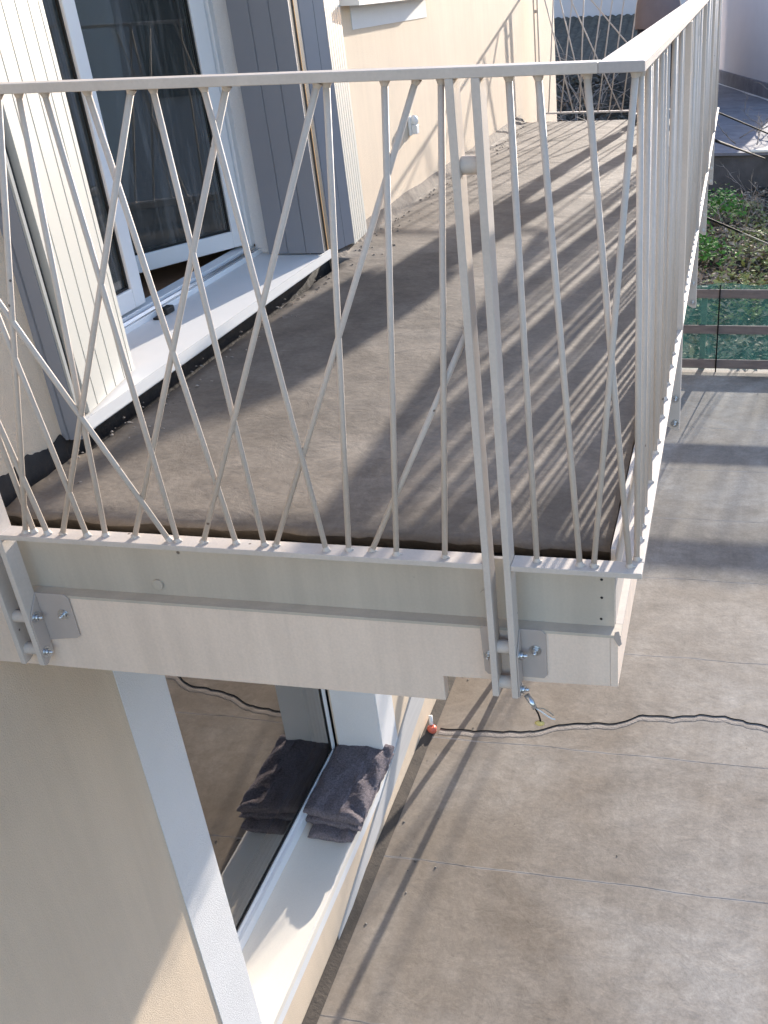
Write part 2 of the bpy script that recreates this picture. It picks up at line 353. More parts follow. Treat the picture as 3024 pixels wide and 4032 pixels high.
tag(fl.build('flashing', mat('flashing_metal', (.62, .60, .575), .55, var=.12, vscale=3, stretch=(1, .4, 8)), H), 'pale metal flashing running obliquely along the wall foot')
# membrane turned up the wall foot, fillet shade painted in as dark brown
up = MB(); up.prism(((XW+.002, -4, ZT), (XW+.065, -4, ZT+.0015), (XW+.018, -4, ZT+.03), (XW+.002, -4, ZT+.04)), (0, 14.9, 0)); tag(up.build('upstand', mat('shade_dark_upstand', (.10, .08, .062), .9, col2=(.05, .042, .035), vscale=6, bump=.004, bscale=40), H))

MB().box((XW-.29, 2.640, .046), (XW-.001, 2.6595, 2.249)).build('door_reveal', M['band'], H)
# rooms behind the openings
def room(name, y0, y1, z0, z1, fl_m):
    x1 = XW-.36; x0 = x1-2.6; mb = MB()
    for q in (((x0,y0,z0),(x0,y1,z0),(x0,y1,z1),(x0,y0,z1)), ((x0,y0,z0),(x0,y0,z1),(x1,y0,z1),(x1,y0,z0)), ((x0,y1,z0),(x1,y1,z0),(x1,y1,z1),(x0,y1,z1)), ((x0,y0,z1),(x0,y1,z1),(x1,y1,z1),(x1,y0,z1))): mb.face(q)
    o = mb.build(name, M['room'], H, recalc=False)
    f = MB(); f.face(((x0,y0,z0),(x1+.06,y0,z0),(x1+.06,y1,z0),(x0,y1,z0))); f.build('room_floor', fl_m, H, recalc=False)
room('room_walls', .1, 3.3, .02, 2.5, M['woodfloor']); room('room_walls', .1, 3.3, -3.3, -.5, M['room'])

# french door -----------------------------------------------------------
ds = MB(); ds.box((-2.06, .655, .0), (-1.735, 2.705, .045)); ds.build('door_sill', M['alu'], H, bevel=.003)
MB().prism(((-1.735, .60, .045), (-1.735, .60, .012), (-1.722, .60, .012), (-1.722, .60, .05)), (0, 2.11, 0)).box((-1.80, .60, .0), (-1.735, .655, .045)).build('sill_drip_edge', M['alu'], H)
th = MB(); th.box((-2.16, .67, .0), (-2.10, 2.65, .085)); th.box((-2.10, .67, .0), (-2.06, 2.65, .066))
th.box((-2.155, .67, .085), (-2.09, .72, 2.25)); th.box((-2.155, 2.60, .085), (-2.09, 2.655, 2.25)); th.box((-2.155, .72, 2.19), (-2.09, 2.60, 2.25))
DF = th.build('door_frame', M['pvc'], H, bevel=.003)
MB().box((-2.0995, .68, .0665), (-2.065, 2.62, .0705)).box((-2.085, .68, .0705), (-2.080, 2.62, .078)).build('threshold_strip', M['chrome'], DF)
def sash(name, hinge, ang, width, sgn, label=None):
    """leaf hinged at (x,y), swinging inwards by ang; sgn = direction of the closed leaf from its hinge along Y"""
    dx, dy = -math.sin(ang), sgn*math.cos(ang)
    d = Vector((dx, dy, 0)); nrm = Vector((dy*sgn*-1, dx*sgn, 0)); nrm = Vector((math.cos(ang), sgn*math.sin(ang), 0))
    h = Vector((hinge[0], hinge[1], 0)); z0, z1 = .098, 2.18
    def bar(a, b, za, zb, t0=-.03, t1=.03, mb=None):
        pts = [h+d*a+nrm*t0, h+d*b+nrm*t0, h+d*b+nrm*t1, h+d*a+nrm*t1]
        mb.prism([(q.x, q.y, za) for q in pts], (0, 0, zb-za))
    mb = MB(); w = .075
    bar(0, w, z0, z1, mb=mb); bar(width-w, width, z0, z1, mb=mb); bar(w, width-w, z0, z0+w, mb=mb); bar(w, width-w, z1-w, z1, mb=mb)
    o = mb.build(name, M['pvc'], H, bevel=.004)
    if label: o['label'] = label
    g = MB(); bar(w, width-w, z0+w, z1-w, -.008, .008, g); g.build('pane', M['doorglass'], o)
    g = MB(); bar(w, w+.008, z0+w, z1-w, .009, .018, g); bar(width-w-.008, width-w, z0+w, z1-w, .009, .018, g); bar(w+.008, width-w-.008, z0+w, z0+w+.008, .009, .018, g); g.build('gasket', M['black'], o)
    return o
sash('door_leaf', (-2.125, .722), 0, .915, 1)
sash('door_leaf', (-2.125, 2.595), R(27), .93, -1, 'white door leaf standing slightly open inwards')
# curtain-like plastic film behind the open leaf
cf = MB(); prev = None
for i in range(41):
    y = .6+2.5*i/40; x = -2.75+.012*math.sin(i*.9)+.03*math.sin(i*.27)
    a = cf.bm.verts.new((x, y, .25)); b = cf.bm.verts.new((x+.02*math.sin(i), y, 2.3))
    if prev: f = cf.bm.faces.new((prev[0], a, b, prev[1])); f.smooth = True
    prev = (a, b)
tag(cf.build('curtain', mat('net_curtain', (.62, .64, .64), .8)), 'thin greyish curtain hanging inside behind the upstairs door glass', 'curtain')
# stop on the sill
pg = thing('door_stop', (-2.03, 1.67, .045), 'small black rubber stop lying on the grey door sill', 'door stop')
MB().box((-2.05, 1.635, .0455), (-2.015, 1.70, .072)).build('body', M['black'], pg, bevel=.006)
MB().box((-2.045, 1.575, .0455), (-2.02, 1.634, .054)).build('tab', M['black'], pg, bevel=.003)

# shutters -------------------------------------------------------------
def panel(name, a, b, z0, z1, t, mt, grooves, parent, inset=True, label=None, depth=.003):
    """vertical board panel from plan point a to b, thickness t to the left of a->b, with V grooves on the outer face"""
    a = Vector((*a, 0)); b = Vector((*b, 0)); d = (b-a); L = d.length; d.normalize(); nr = Vector((d.y, -d.x, 0))
    prof = [(0, 0)]
    for g in grooves:
        prof += [(g*L-.0035, 0), (g*L, -depth*2), (g*L+.0035, 0)]
    prof += [(L, 0), (L, -t), (0, -t)]
    pts = [a+d*s_+nr*q for s_, q in prof]
    mb = MB(); mb.prism([(v.x, v.y, z0) for v in pts], (0, 0, z1-z0))
    o = mb.build(name, mt, parent)
    if label: o['label'] = label
    return o
SH1 = thing('shutter', (-1.76, .63, .05), 'cream grooved folding shutter opened at the near side of the door', 'shutter', 'folding shutters beside the upstairs door')
panel('leaf', (-1.733, .645), (-1.800, 1.02), .056, 2.2, .028, M['shut'], [.16, .36, .56, .76, .93], SH1, depth=.005)
panel('leaf', (-1.822, .575), (-1.742, .59), -.01, 2.2, .03, M['shutshade'], [.5], SH1, label='shade-tinted shutter leaf folded edge on')
MB().box((-1.765, .594, .0), (-1.735, .606, 2.2)).build('edge_trim', M['shut'], SH1)
MB().box((-1.80, .607, .0), (-1.75, .632, 2.2)).build('dark_gap_fill', M['black'], SH1)  # black block standing in for the dark gap beside the leaf
SH2 = thing('shutter', (-1.76, 2.8, .05), 'shade-tinted grooved folding shutter folded back at the far side of the door', 'shutter', 'folding shutters beside the upstairs door')
panel('leaf', (-2.0, 2.585), (-1.725, 2.595), .052, 2.2, .010, M['shutshade'], [.35, .68], SH2)
panel('leaf', (-1.79, 2.735), (-1.735, 3.03), .0, 2.2, .02, M['shutshade'], [.3, .7], SH2)
MB().box((-1.7415, 2.685, .0), (-1.7385, 2.689, 2.2)).build('foam_strip', M['orangefoam'], SH2)
MB().box((-1.797, 2.608, .0), (-1.742, 2.734, 2.2)).build('dark_gap_fill', M['black'], SH2)  # black block standing in for the dark gap between the leaves
panel('leaf', (-1.735, 3.034), (-1.76, 3.305), -.01, 2.2, .03, M['shut'], [.10, .25, .40, .55, .70, .85], SH2, label='white ribbed outer leaf', depth=.006)
# little white wall fitting
wl = thing('wall_hook', (XW, 4.36, .38), 'small white plastic fitting fixed on the cream wall', 'wall fitting')
MB().box((XW+.001, 4.33, .33), (XW+.02, 4.39, .44)).build('back_plate', M['whitep'], wl, bevel=.006)
MB().box((XW+.021, 4.335, .34), (XW+.055, 4.385, .39)).ball((XW+.035, 4.36, .415), .026, (1, .9, 1.2)).build('body', M['whitep'], wl, bevel=.004)

# ------------------------------------------------------------------ balcony
B = thing('balcony', (-.9, 4, -.45), 'long cream steel and concrete balcony with brown membrane floor', 'balcony')
YE = 7.78
MB().box((XW+.001, .099, -.35), (-.0805, YE+.19, -.10)).build('slab', M['dark'], B)
dk = MB(); nx, ny = 60, 240; vs = {}
for i in range(nx+1):
    for j in range(ny+1):
        x = XW+.002+(1.80-.092)*i/nx; y = .165+(YE-.165)*j/ny
        if j == 0: y += .012*noise.noise(Vector((x*9, 0, 0)))+.006*noise.noise(Vector((x*40, 1, 0)))
        if i == nx: x += .003*noise.noise(Vector((y*14, 3, 0)))
        z = ZF+.004*noise.noise(Vector((x*1.8, y*1.5, .3)))+.0022*noise.noise(Vector((x*9, y*5, .8)))
        e = max(0, .06-(y-.165))/.06
        z += -.012*e+.006*e*noise.noise(Vector((x*22, y*10, 5)))
        wl_ = max(0, .07-(x-XW))/.07*(0 if .55 < y < 2.78 else 1)
        z += .035*wl_*wl_+.008*wl_*noise.noise(Vector((x*12, y*16, 9)))
        vs[i, j] = dk.bm.verts.new((x, y, z))
for j in range(ny+1):
    y = vs[0, j].co.y
    if y > 2.80: continue
    thr = (-1.704 if y > .52 else -1.735)+.010*noise.noise(Vector((y*6, 2, 1)))+.008*noise.noise(Vector((y*25, 2, 7)))
    i0 = next(i for i in range(nx+1) if vs[i, j].co.x > thr)
    vs[i0, j].co.x = thr; vs[i0, j].co.z += .004*noise.noise(Vector((y*20, 1, 1)))
    for i in range(i0): vs[i, j].co = Vector((thr-.006, vs[i, j].co.y, -.099))
for i in range(nx):
    for j in range(ny): dk.bm.faces.new((vs[i, j], vs[i+1, j], vs[i+1, j+1], vs[i, j+1])).smooth = True
for i in range(nx):
    a, b = vs[i, 0], vs[i+1, 0]
    c = dk.bm.verts.new((b.co.x, b.co.y+.05, -.0995)); d = dk.bm.verts.new((a.co.x, a.co.y+.05, -.0995)); dk.bm.faces.new((d, c, b, a))
for j in range(ny):
    a, b = vs[nx, j], vs[nx, j+1]
    c = dk.bm.verts.new((b.co.x, b.co.y, -.0995)); d = dk.bm.verts.new((a.co.x, a.co.y, -.0995)); dk.bm.faces.new((a, b, c, d))
dk.build('deck', M['floor'], B, recalc=False)
# lumpy dusty membrane strip turned up the wall
us = MB(); prev = None
for j in range(300):
    y = 2.80+j*(YE-2.80)/299
    w = .035+.022*noise.noise(Vector((y*7, 1, 2)))+.012*noise.noise(Vector((y*31, 1, 4))); h = .03+.022*noise.noise(Vector((y*9, 4, 2)))+.012*noise.noise(Vector((y*37, 6, 4)))
    if .55 < y < 2.78: h = -.012; w = -.028
    if y > 3.3: h = .045+.008*noise.noise(Vector((y*3, 4, 2))); w = .02+.010*noise.noise(Vector((y*6, 1, 2)))
    r = [us.bm.verts.new(q) for q in ((XW+.001, y, ZF+h+.02), (XW+.012, y, ZF+h), (XW+.02+w*.4, y, ZF+.016+h*.3), (XW+.03+w, y, ZF-.012))]
    if prev:
        for k in range(3): us.bm.faces.new((prev[k], r[k], r[k+1], prev[k+1])).smooth = True
    prev = r
us.build('upstand', M['upst'], B)
wf = MB(); prev = None
for j in range(260):
    y = .10+j*2.70/259; top = .004 if .57 < y < 2.72 else ZF+.045+.018*noise.noise(Vector((y*9, 0, 3)))+.012*noise.noise(Vector((y*33, 0, 5)))
    if .57 < y < 2.72: top = -.002
    r_ = [wf.bm.verts.new(q) for q in ((XW+.002, y, top), (XW+.008+.003*noise.noise(Vector((y*21, 3, 3))), y, top-.004), (XW+.012+.004*noise.noise(Vector((y*17, 3, 8))), y, -.098))]
    if prev:
        for k in range(2): wf.bm.faces.new((prev[k], r_[k], r_[k+1], prev[k+1])).smooth = True
    prev = r_
wf.build('gap_shade_strip', mat('gap_shade_dark', (.035, .03, .027), .85, col2=(.02, .017, .015), vscale=12, bump=.004, bscale=40), B)  # near-black strip painting the shade of the gap below the door sill
# steel channel: web, lower flange, fascia below; near end and long side
web = MB()
web.box((XW+.002, .086, -.205), (-.070, .098, -.035)); web.box((XW+.002, .050, -.213), (-.052, .0985, -.2052))
bm_ = web.build('end_beam', M['beam'], B)
for xx, zz in ((-1.25, -.172), (-.378, -.136)):
    MB().prism([(xx+.0145*math.cos(a*math.pi/10), .0855, zz+.0145*math.sin(a*math.pi/10)) for a in range(20)], (0, -.007, 0)).build('rivet', M['beam'], bm_, bevel=.0015)
for xx, zz in ((-.10, -.075), (-.10, -.125), (-.102, -.185)):
    MB().ball((xx, .0855, zz), .0035, (1, .4, 1), 8).build('screw', M['black'], bm_)
fa = MB(); fa.prism(((XW+.002, .052, -.2135), (XW+.002, .052, -.446), (-.497, .052, -.446), (-.497, .052, -.370), (-.077, .052, -.358), (-.077, .052, -.2135)), (0, .034, 0))
fa.build('end_fascia', M['fascia'], B, bevel=.002)
sb = MB(); sb.box((-.0795, .099, -.207), (-.069, YE+.2, 0)); sb.box((-.069, .099, -.213), (-.052, YE+.2, -.205))
sb.build('side_beam', M['steel'], B)
sf = MB(); sf.prism(((-.0765, .0525, -.2135), (-.0765, .0525, -.358), (-.0765, YE+.2, -.53), (-.0765, YE+.2, -.2135)), (.018, 0, 0)); sf.build('side_fascia', M['fascia'], B)

tp = MB(); tp.prism(((-.066, .0485, -.196), (-.056, .0485, -.192), (-.049, .0485, -.228), (-.056, .0485, -.236), (-.068, .0485, -.214)), (0, .003, 0))
tp.build('sealant_patch', M['plate'], B, bevel=.001)
# ------------------------------------------------------------------ railings
def baluster(xa, ya, za, xb, yb, zb, parent, r=.0066, weld=True):
    a = Vector((xa, ya, za)); b = Vector((xb, yb, zb)); d = (b-a).normalized()
    mb = MB(); mb.tube([a, b], r, 10, True)
    if weld:
        q_ = .8+.45*abs(noise.noise(a*31)); mb.tube([a, a+Vector((0, 0, .003*q_)), a+d*.011*q_], [r*1.55*q_, r*1.35, r*1.02], 10, False)
        mb.tube([b-d*.01, b], [r*1.02, r*1.6], 10, False)
        mb.ball(a+Vector((.009, .004*noise.noise(a*17), .0015)), .0038*q_, (1.3, 1, .7), 8)
    return mb.build('baluster', M['steel'], parent)
def bolt(p_, axis, parent, r=.011):
    p_ = Vector(p_); ax = Vector(axis).normalized(); mb = MB()
    mb.tube([p_, p_+ax*.002], r*1.35, 16); mb.tube([p_+ax*.002, p_+ax*.009], r*.86, 6); mb.tube([p_+ax*.009, p_+ax*.016], r*.45, 10); mb.ball(p_+ax*.016, r*.45, seg=10)
    return mb.build('bolt', M['chrome'], parent)
TZ0, TZ1 = 1.002, 1.020
NR = thing('balcony_railing', (-.8, .025, 0), 'cream steel end railing facing the viewer with crossing slanted bars', 'railing', 'cream steel railings round the balcony')
tr = MB(); tr.box((XW+.001, .0, TZ0), (-.0865, .05, TZ1)); tr.build('top_rail', M['steel'], NR, bevel=.0015)
brail = MB(); brail.box((-1.79, .0, -.014), (-.359, .05, .0)); b1 = brail.build('bottom_rail', M['steel'], NR, bevel=.0015)
MB().box((-.2945, .0, -.014), (-.0005, .05, .0)).build('bottom_rail', M['steel'], NR, bevel=.0015)
def post(x0, x1, zb, y0=0, y1=.05, zt=TZ0, par=NR):
    mb = MB(); mb.prism(((x0, y0, zt), (x0, y0, zb), (x0, y0+.022, zb), (x0, y1, zb+.012), (x0, y1, zt)), (x1-x0, 0, 0))
    return mb.build('post', M['steel'], par, bevel=.0015)
pL = post(-.359, -.343, -.376); pR = post(-.311, -.295, -.378)
p2 = post(-1.668, -1.654, -.405); p3 = post(-1.612, -1.597, -.405)
for za, (xa, xb) in ((.853, (-.343, -.311)), (-.242, (-.343, -.311)), (-.348, (-.343, -.311)), (-.264, (-1.654, -1.612)), (-.368, (-1.654, -1.612)), (.853, (-1.654, -1.612))):
    MB().tube([(xa, .025, za), (xb, .025, za)], .0165, 20, False).build('spacer', M['steel'], NR)
near = [(-1.271,-1.536),(-1.228,-1.319),(-1.164,-1.121),(-1.076,-.972),(-.987,-1.433),(-.938,-.899),(-.829,-.740),(-.794,-1.240),(-.611,-1.054),(-.591,-.687),(-.477,-.568),(-.425,-.870),(-.371,-.452),(-.248,-.239),(-.193,-.140),(-.108,-.030),(-.025,-.109)]
for i, (xt, xb) in enumerate(near):
    yy = .025 + (.0035 if i % 2 else -.0035)
    xt += (xt-xb)*.0172; baluster(xb, yy, .0, xt, yy, TZ0, NR)
baluster(-.631, .0305, .0, -.359, .0305, .535, NR)
for xb, xt, zt in ((-1.142, -1.597, 1.00), (-1.365, -1.466, .985), (-1.474, -1.595, .985)):
    baluster(xb, .021, .0, xt, .021, min(zt, TZ0), NR)
baluster(-1.515, .025, 0, -1.56, .025, TZ0, NR)
# brackets
def bracket(side, parent, pts_side, pts_f, bolts_s, bolts_f):
    mb = MB(); xs, t = side
    mb.prism([(xs, y, z) for y, z in pts_side], (t, 0, 0)); mb.prism([(x, .0495, z) for x, z in pts_f], (0, -.004, 0))
    o = mb.build('bracket', M['plate'], parent, bevel=.001)
    for (y, z) in bolts_s: bolt((xs+t, y, z), (1, 0, 0), o)
    for (x, z) in bolts_f: bolt((x, .0455, z), (0, -1, 0), o)
    return o
bracket((-1.5965, .004), NR, [(.002, -.405), (.002, -.262), (.012, -.245), (.0495, -.200), (.0495, -.350), (.03, -.375), (.015, -.405)],
        [(-1.592, -.200), (-1.510, -.200), (-1.498, -.212), (-1.498, -.330), (-1.508, -.338), (-1.592, -.350)], [(.022, -.262), (.017, -.370)], [(-1.525, -.262)])
bracket((-.2945, .004), NR, [(.002, -.378), (.002, -.255), (.0495, -.203), (.0495, -.345), (.028, -.350), (.015, -.378)],
        [(-.2905, -.203), (-.240, -.203), (-.230, -.213), (-.230, -.335), (-.238, -.345), (-.2905, -.345)], [(.020, -.262), (.018, -.362)], [(-.256, -.262)])
bb = MB(); bb.prism([(x, .0495, z) for x, z in ((-.390, -.210), (-.380, -.202), (-.3595, -.202), (-.3595, -.345), (-.378, -.345), (-.386, -.335))], (0, -.004, 0))
bo = bb.build('bracket', M['plate'], NR, bevel=.001); bolt((-.373, .0455, -.286), (0, -1, 0), bo, .009)

LR = thing('balcony_railing', (-.025, 4, 0), 'long cream steel side railing with a wide flat handrail receding from the corner', 'railing', 'cream steel railings round the balcony')
LE = 8.2
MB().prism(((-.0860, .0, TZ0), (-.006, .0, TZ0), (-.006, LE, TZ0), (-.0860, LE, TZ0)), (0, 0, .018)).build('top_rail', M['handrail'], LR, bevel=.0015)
pairs = [1.72, 3.30, 4.92, 6.65]
ends = [.0505]; 
for q in pairs: ends += [q-.0235-.008, q+.0235+.008]
ends += [LE]
for a, b in zip(ends[::2], ends[1::2]): MB().box((-.05, a+.001, -.014), (.0, b-.001, .0)).build('bottom_rail', M['steel'], LR, bevel=.0015)
for q in pairs:
    for s_ in (-1, 1):
        yc = q+s_*.0235
        mb = MB(); mb.prism(((-.05, yc-.008, TZ0), (-.05, yc-.008, -.38), (-.02, yc-.008, -.40), (.0, yc-.008, -.40), (.0, yc-.008, TZ0)), (0, .016, 0))
        po = mb.build('post', M['steel'], LR, bevel=.0015)
        if s_ < 0:
            for zz in (-.27, -.37): bolt((-.018, yc-.008, zz), (0, -1, 0), po)
    for zz in (.853, -.25, -.355): MB().tube([(-.025, q-.0155, zz), (-.025, q+.0155, zz)], .0165, 14, False).build('spacer', M['steel'], LR)
rb = random.Random(11)
baluster(-.017, .062, 0, -.017, .045, TZ0, LR)
by = [.150, .216, .294, .447, .626, .702, .877, 1.014, 1.142, 1.302, 1.429, 1.56]; yy_ = 1.82
while yy_ < LE-.06: by.append(yy_); yy_ += rb.uniform(.088, .135)
for k, y in enumerate(by):
    if min(abs(y-q) for q in pairs) < .04: continue
    lean = rb.choice((0, .02, -.03, .05, -.06, .10, -.12, .2, -.22, .33)) if y > .8 else rb.choice((0, .03, -.03, .06, -.05, .14))
    yt = min(max(y+lean, .06), LE-.05)
    if [q for q in pairs if (q-y)*(q-yt) <= 0 or abs(yt-q) < .035]: yt = y+rb.uniform(-.02, .02)
    baluster(-.020, y, 0, -.020, yt, TZ0, LR, r=.0072, weld=(y < 4))

FR = thing('balcony_railing', (-.9, 8.175, 0), 'far end railing of the balcony with slanted thin bars', 'railing', 'cream steel railings round the balcony')
MB().box((XW+.001, 8.2005, TZ0), (.0, 8.25, TZ1)).build('top_rail', M['steel'], FR); MB().box((-1.69, 8.15, -.014), (-.0505, 8.199, .0)).build('bottom_rail', M['steel'], FR)
for a, b in ((-1.480,-1.227),(-1.396,-.910),(-1.244,-.343),(-1.522,-1.599),(-1.344,-1.481),(-1.243,-1.298),(-1.070,-1.230),(-.976,-1.125),(-.870,-1.018),(-.748,-.898),(-1.619,-1.360),(-.60,-.66),(-.45,-.76),(-.52,-.40),(-.30,-.48),(-.22,-.20),(-.12,-.27)):
    baluster(b, 8.175, 0, a, 8.205, TZ0, FR, r=.0062, weld=False)
for x in (-1.702, -1.668, -.62, -.575): MB().box((x-.007, 8.15, -.40), (x+.007, 8.1995, TZ0)).build('post', M['steel'], FR)
for zz in (.86, .42): MB().tube([(-1.695, 8.175, zz), (-1.675, 8.175, zz)], .014, 12, False).build('spacer', M['steel'], FR)

# frayed wires hanging at the bracket bolt
wr = thing('frayed_wire', (-.27, .01, -.37), 'frayed black and white wire end with yellow tag hanging from the bracket bolt', 'wire')
MB().tube([(-.275, .004, -.366), (-.262, -.008, -.376), (-.252, -.014, -.392)], [.007, .008, .006], 10).build('ferrule', M['chrome'], wr)
MB().tube([(-.252, -.014, -.390), (-.245, -.015, -.404), (-.241, -.016, -.418), (-.239, -.016, -.431)], .0022, 8).build('strand', M['cable'], wr)
MB().tube([(-.251, -.014, -.390), (-.238, -.012, -.400), (-.224, -.012, -.412), (-.212, -.012, -.420), (-.204, -.012, -.421)], .0018, 8).build('strand', M['whitep'], wr)
MB().tube([(-.250, -.014, -.389), (-.232, -.01, -.392), (-.218, -.01, -.402), (-.208, -.01, -.411)], .0015, 8).build('strand', M['rope'], wr)
MB().ball((-.242, -.016, -.434), .0095, (1.35, .7, .75), 10).build('tag', M['yellow'], wr)

# ------------------------------------------------------------------ towel on the lower sill
T = thing('towel', (-1.95, 2.25, -3.11), 'folded dark mauve terry towel lying on the lower window sill', 'towel')
def towel_layer(x0, x1, y0, y1, z0, z1, seed, parent, name, skew=0):
    nx, ny, nz_ = 84, 130, 4; mb = MB(); g = {}
    def P(u, v, s_):   # closed rounded pillow
        x = x0+(x1-x0)*u; y = y0+(y1-y0)*v+skew*(u-.5)
        ed = min(1, min(u, 1-u)*4.5); ed2 = min(1, min(v, 1-v)*16)
        r = math.sqrt(max(0, 1-(1-ed)**2))*math.sqrt(max(0, 1-(1-ed2)**2)*.75+.25)
        zc = (z0+z1)/2; hh = (z1-z0)/2
        wob = .007*noise.noise(Vector((x*14, y*9, seed)))+.003*noise.noise(Vector((x*40, y*30, seed+2)))+.0028*noise.noise(Vector((x*70, y*70, seed+4)))+.0032*noise.noise(Vector((x*150, y*150, seed+6)))
        fold = .011*math.sin((y*26+x*34)+3*noise.noise(Vector((x*6, y*6, seed)))) * (1 if u > .62 else .25)
        return Vector((x+.006*noise.noise(Vector((y*22, s_, seed))), y+.008*noise.noise(Vector((x*18, s_+4, seed))), zc+s_*hh*r+(wob+fold)*(1 if s_ > 0 else .15)))
    for s_ in (1, -1):
        for i in range(nx+1):
            for j in range(ny+1): g[s_, i, j] = mb.bm.verts.new(P(i/nx, j/ny, s_))
        for i in range(nx):
            for j in range(ny):
                q = (g[s_, i, j], g[s_, i+1, j], g[s_, i+1, j+1], g[s_, i, j+1]); mb.bm.faces.new(q if s_ > 0 else q[::-1]).smooth = True
    rim = [(i, 0) for i in range(nx)]+[(nx, j) for j in range(ny)]+[(i, ny) for i in range(nx, 0, -1)]+[(0, j) for j in range(ny, 0, -1)]
    for a, b in zip(rim, rim[1:]+rim[:1]):
        mb.bm.faces.new((g[-1, a[0], a[1]], g[-1, b[0], b[1]], g[1, b[0], b[1]], g[1, a[0], a[1]])).smooth = True
    return mb.build(name, M['towel'], parent)
towel_layer(-2.045, -1.775, 1.90, 2.58, -3.135, -3.075, 1, T, 'bottom_fold')
towel_layer(-2.105, -1.742, 1.97, 2.62, -3.094, -3.045, 5, T, 'middle_fold', -.03)
towel_layer(-2.110, -1.735, 1.985, 2.63, -3.060, -2.995, 9, T, 'top_fold', -.05)
# ------------------------------------------------------------------ on the terrace
oc = thing('conduit_cap', (-1.746, 3.349, ZT), 'orange plastic conduit cap with white stem standing against the wall foot', 'conduit cap')
MB().tube([(-1.75, 3.36, ZT), (-1.748, 3.352, ZT+.035), (-1.748, 3.352, ZT+.05)], [.03, .034, .02], 18).build('cap', M['orange'], oc)
MB().tube([(-1.755, 3.37, ZT+.05), (-1.765, 3.40, ZT+.11)], .014, 12).build('stem', M['whitep'], oc)
fc = [(-1.699, 3.398), (-1.45, 3.40), (-1.2, 3.43), (-1.031, 3.457), (-.83, 3.56), (-.62, 3.60), (-.45, 3.62), (-.28, 3.74), (-.064, 3.74), (.12, 3.79), (.3, 3.80), (.45, 3.76), (.60, 3.73), (.85, 3.66), (1.3, 3.7), (2.2, 3.62), (4, 3.8)]
pts = []
for (a, b), (c, d) in zip(fc, fc[1:]):
    for k in range(6): t = k/6; pts.append((a+(c-a)*t, b+(d-b)*t+.006*math.sin(a*9+k), ZT+.010))
tag(MB().tube([(a, b, c-.008) for a, b, c in pts], .0040, 8).build('floor_cable', M['cable']), 'thin black cable snaking across the brown terrace floor', 'cable')
# raised welded lap beside the cable
lp = MB(); prev = None
for (a, b, c) in pts:
    r = [lp.bm.verts.new(q) for q in ((a, b-.060, ZT+.0012), (a, b-.050+.006*noise.noise(Vector((a*8, 0, 0))), ZT+.002), (a, b-.035, ZT+.002), (a, b-.018, ZT+.0012))]
    if prev:
        for k in range(3): lp.bm.faces.new((prev[k], prev[k+1], r[k+1], r[k]))
    prev = r
tag(lp.build('membrane_lap', mat('lap_membrane', (.36, .315, .275), .85, var=.35, vscale=9, bump=.004, bscale=60)), 'raised pale membrane lap running beside the black terrace cable', 'membrane lap')
PR = thing('shadow_props', (-1.36, 4.22, ZT), 'two thin unseen poles added under the balcony to cast diverging shadows', 'props')  # unseen poles, added to throw the two terrace shadow lines
for top in ((-.42, 4.22, -.36), (-1.765, 4.22, -2.02)):
    MB().tube([(-1.36+(.02 if top[0] > -1 else -.02), 4.22, ZT), top], .022, 10).build('shadow_pole', M['wood'], PR)
MB().box((-1.46, 4.16, ZT), (-1.26, 4.28, ZT+.03)).build('shadow_pole_foot', M['wood'], PR)
# grit and crumbs
gr = MB(); rg = random.Random(5)
for i in range(60):
    if i < 40: x = -1.72+abs(rg.gauss(0, .16)); yy = rg.uniform(.6, 6)
    else: x = rg.uniform(-1.6, 2.2); yy = rg.uniform(-1, 10.5)
    s_ = rg.uniform(.002, .006)
    gr.ball((x, yy, ZT+s_*.4), s_, (rg.uniform(.8, 1.8), rg.uniform(.7, 1.3), .6), 5)
tag(gr.build('grit', mat('grit', (.42, .38, .33), .9, col2=(.08, .07, .06), vscale=6)), 'scattered grit and crumbs on the terrace floor', 'grit', kind='stuff')
gb = MB()
for i in range(260):
    x = XW+.05+abs(rg.gauss(0, .09)); yy = rg.uniform(.3, 7.5); s_ = rg.uniform(.002, .006)
    gb.ball((x, yy, ZF+s_*.5), s_, (rg.uniform(.8, 2), rg.uniform(.7, 1.5), .6), 5)
for i in range(0):
    x = rg.uniform(-1.6, -.15); yy = .17+abs(rg.gauss(0, .12)); s_ = rg.uniform(.0015, .004)
    gb.ball((x, yy, ZF+.004), s_, (rg.uniform(.8, 2), rg.uniform(.7, 1.5), .6), 5)
tag(gb.build('grit', mat('dusty_grit', (.40, .34, .28), .9, col2=(.16, .13, .11), vscale=9)), 'crumbled dusty grit along the balcony wall foot', 'grit', kind='stuff')
ch = MB(); ch.prism(((-1.02, .93, ZT+.001), (-.95, .95, ZT+.001), (-.955, .965, ZT+.001), (-1.03, .945, ZT+.001)), (0, 0, .012))
tag(ch.build('wood_chip', M['wood']), 'small flat wood chip lying on the near terrace floor', 'wood chip')

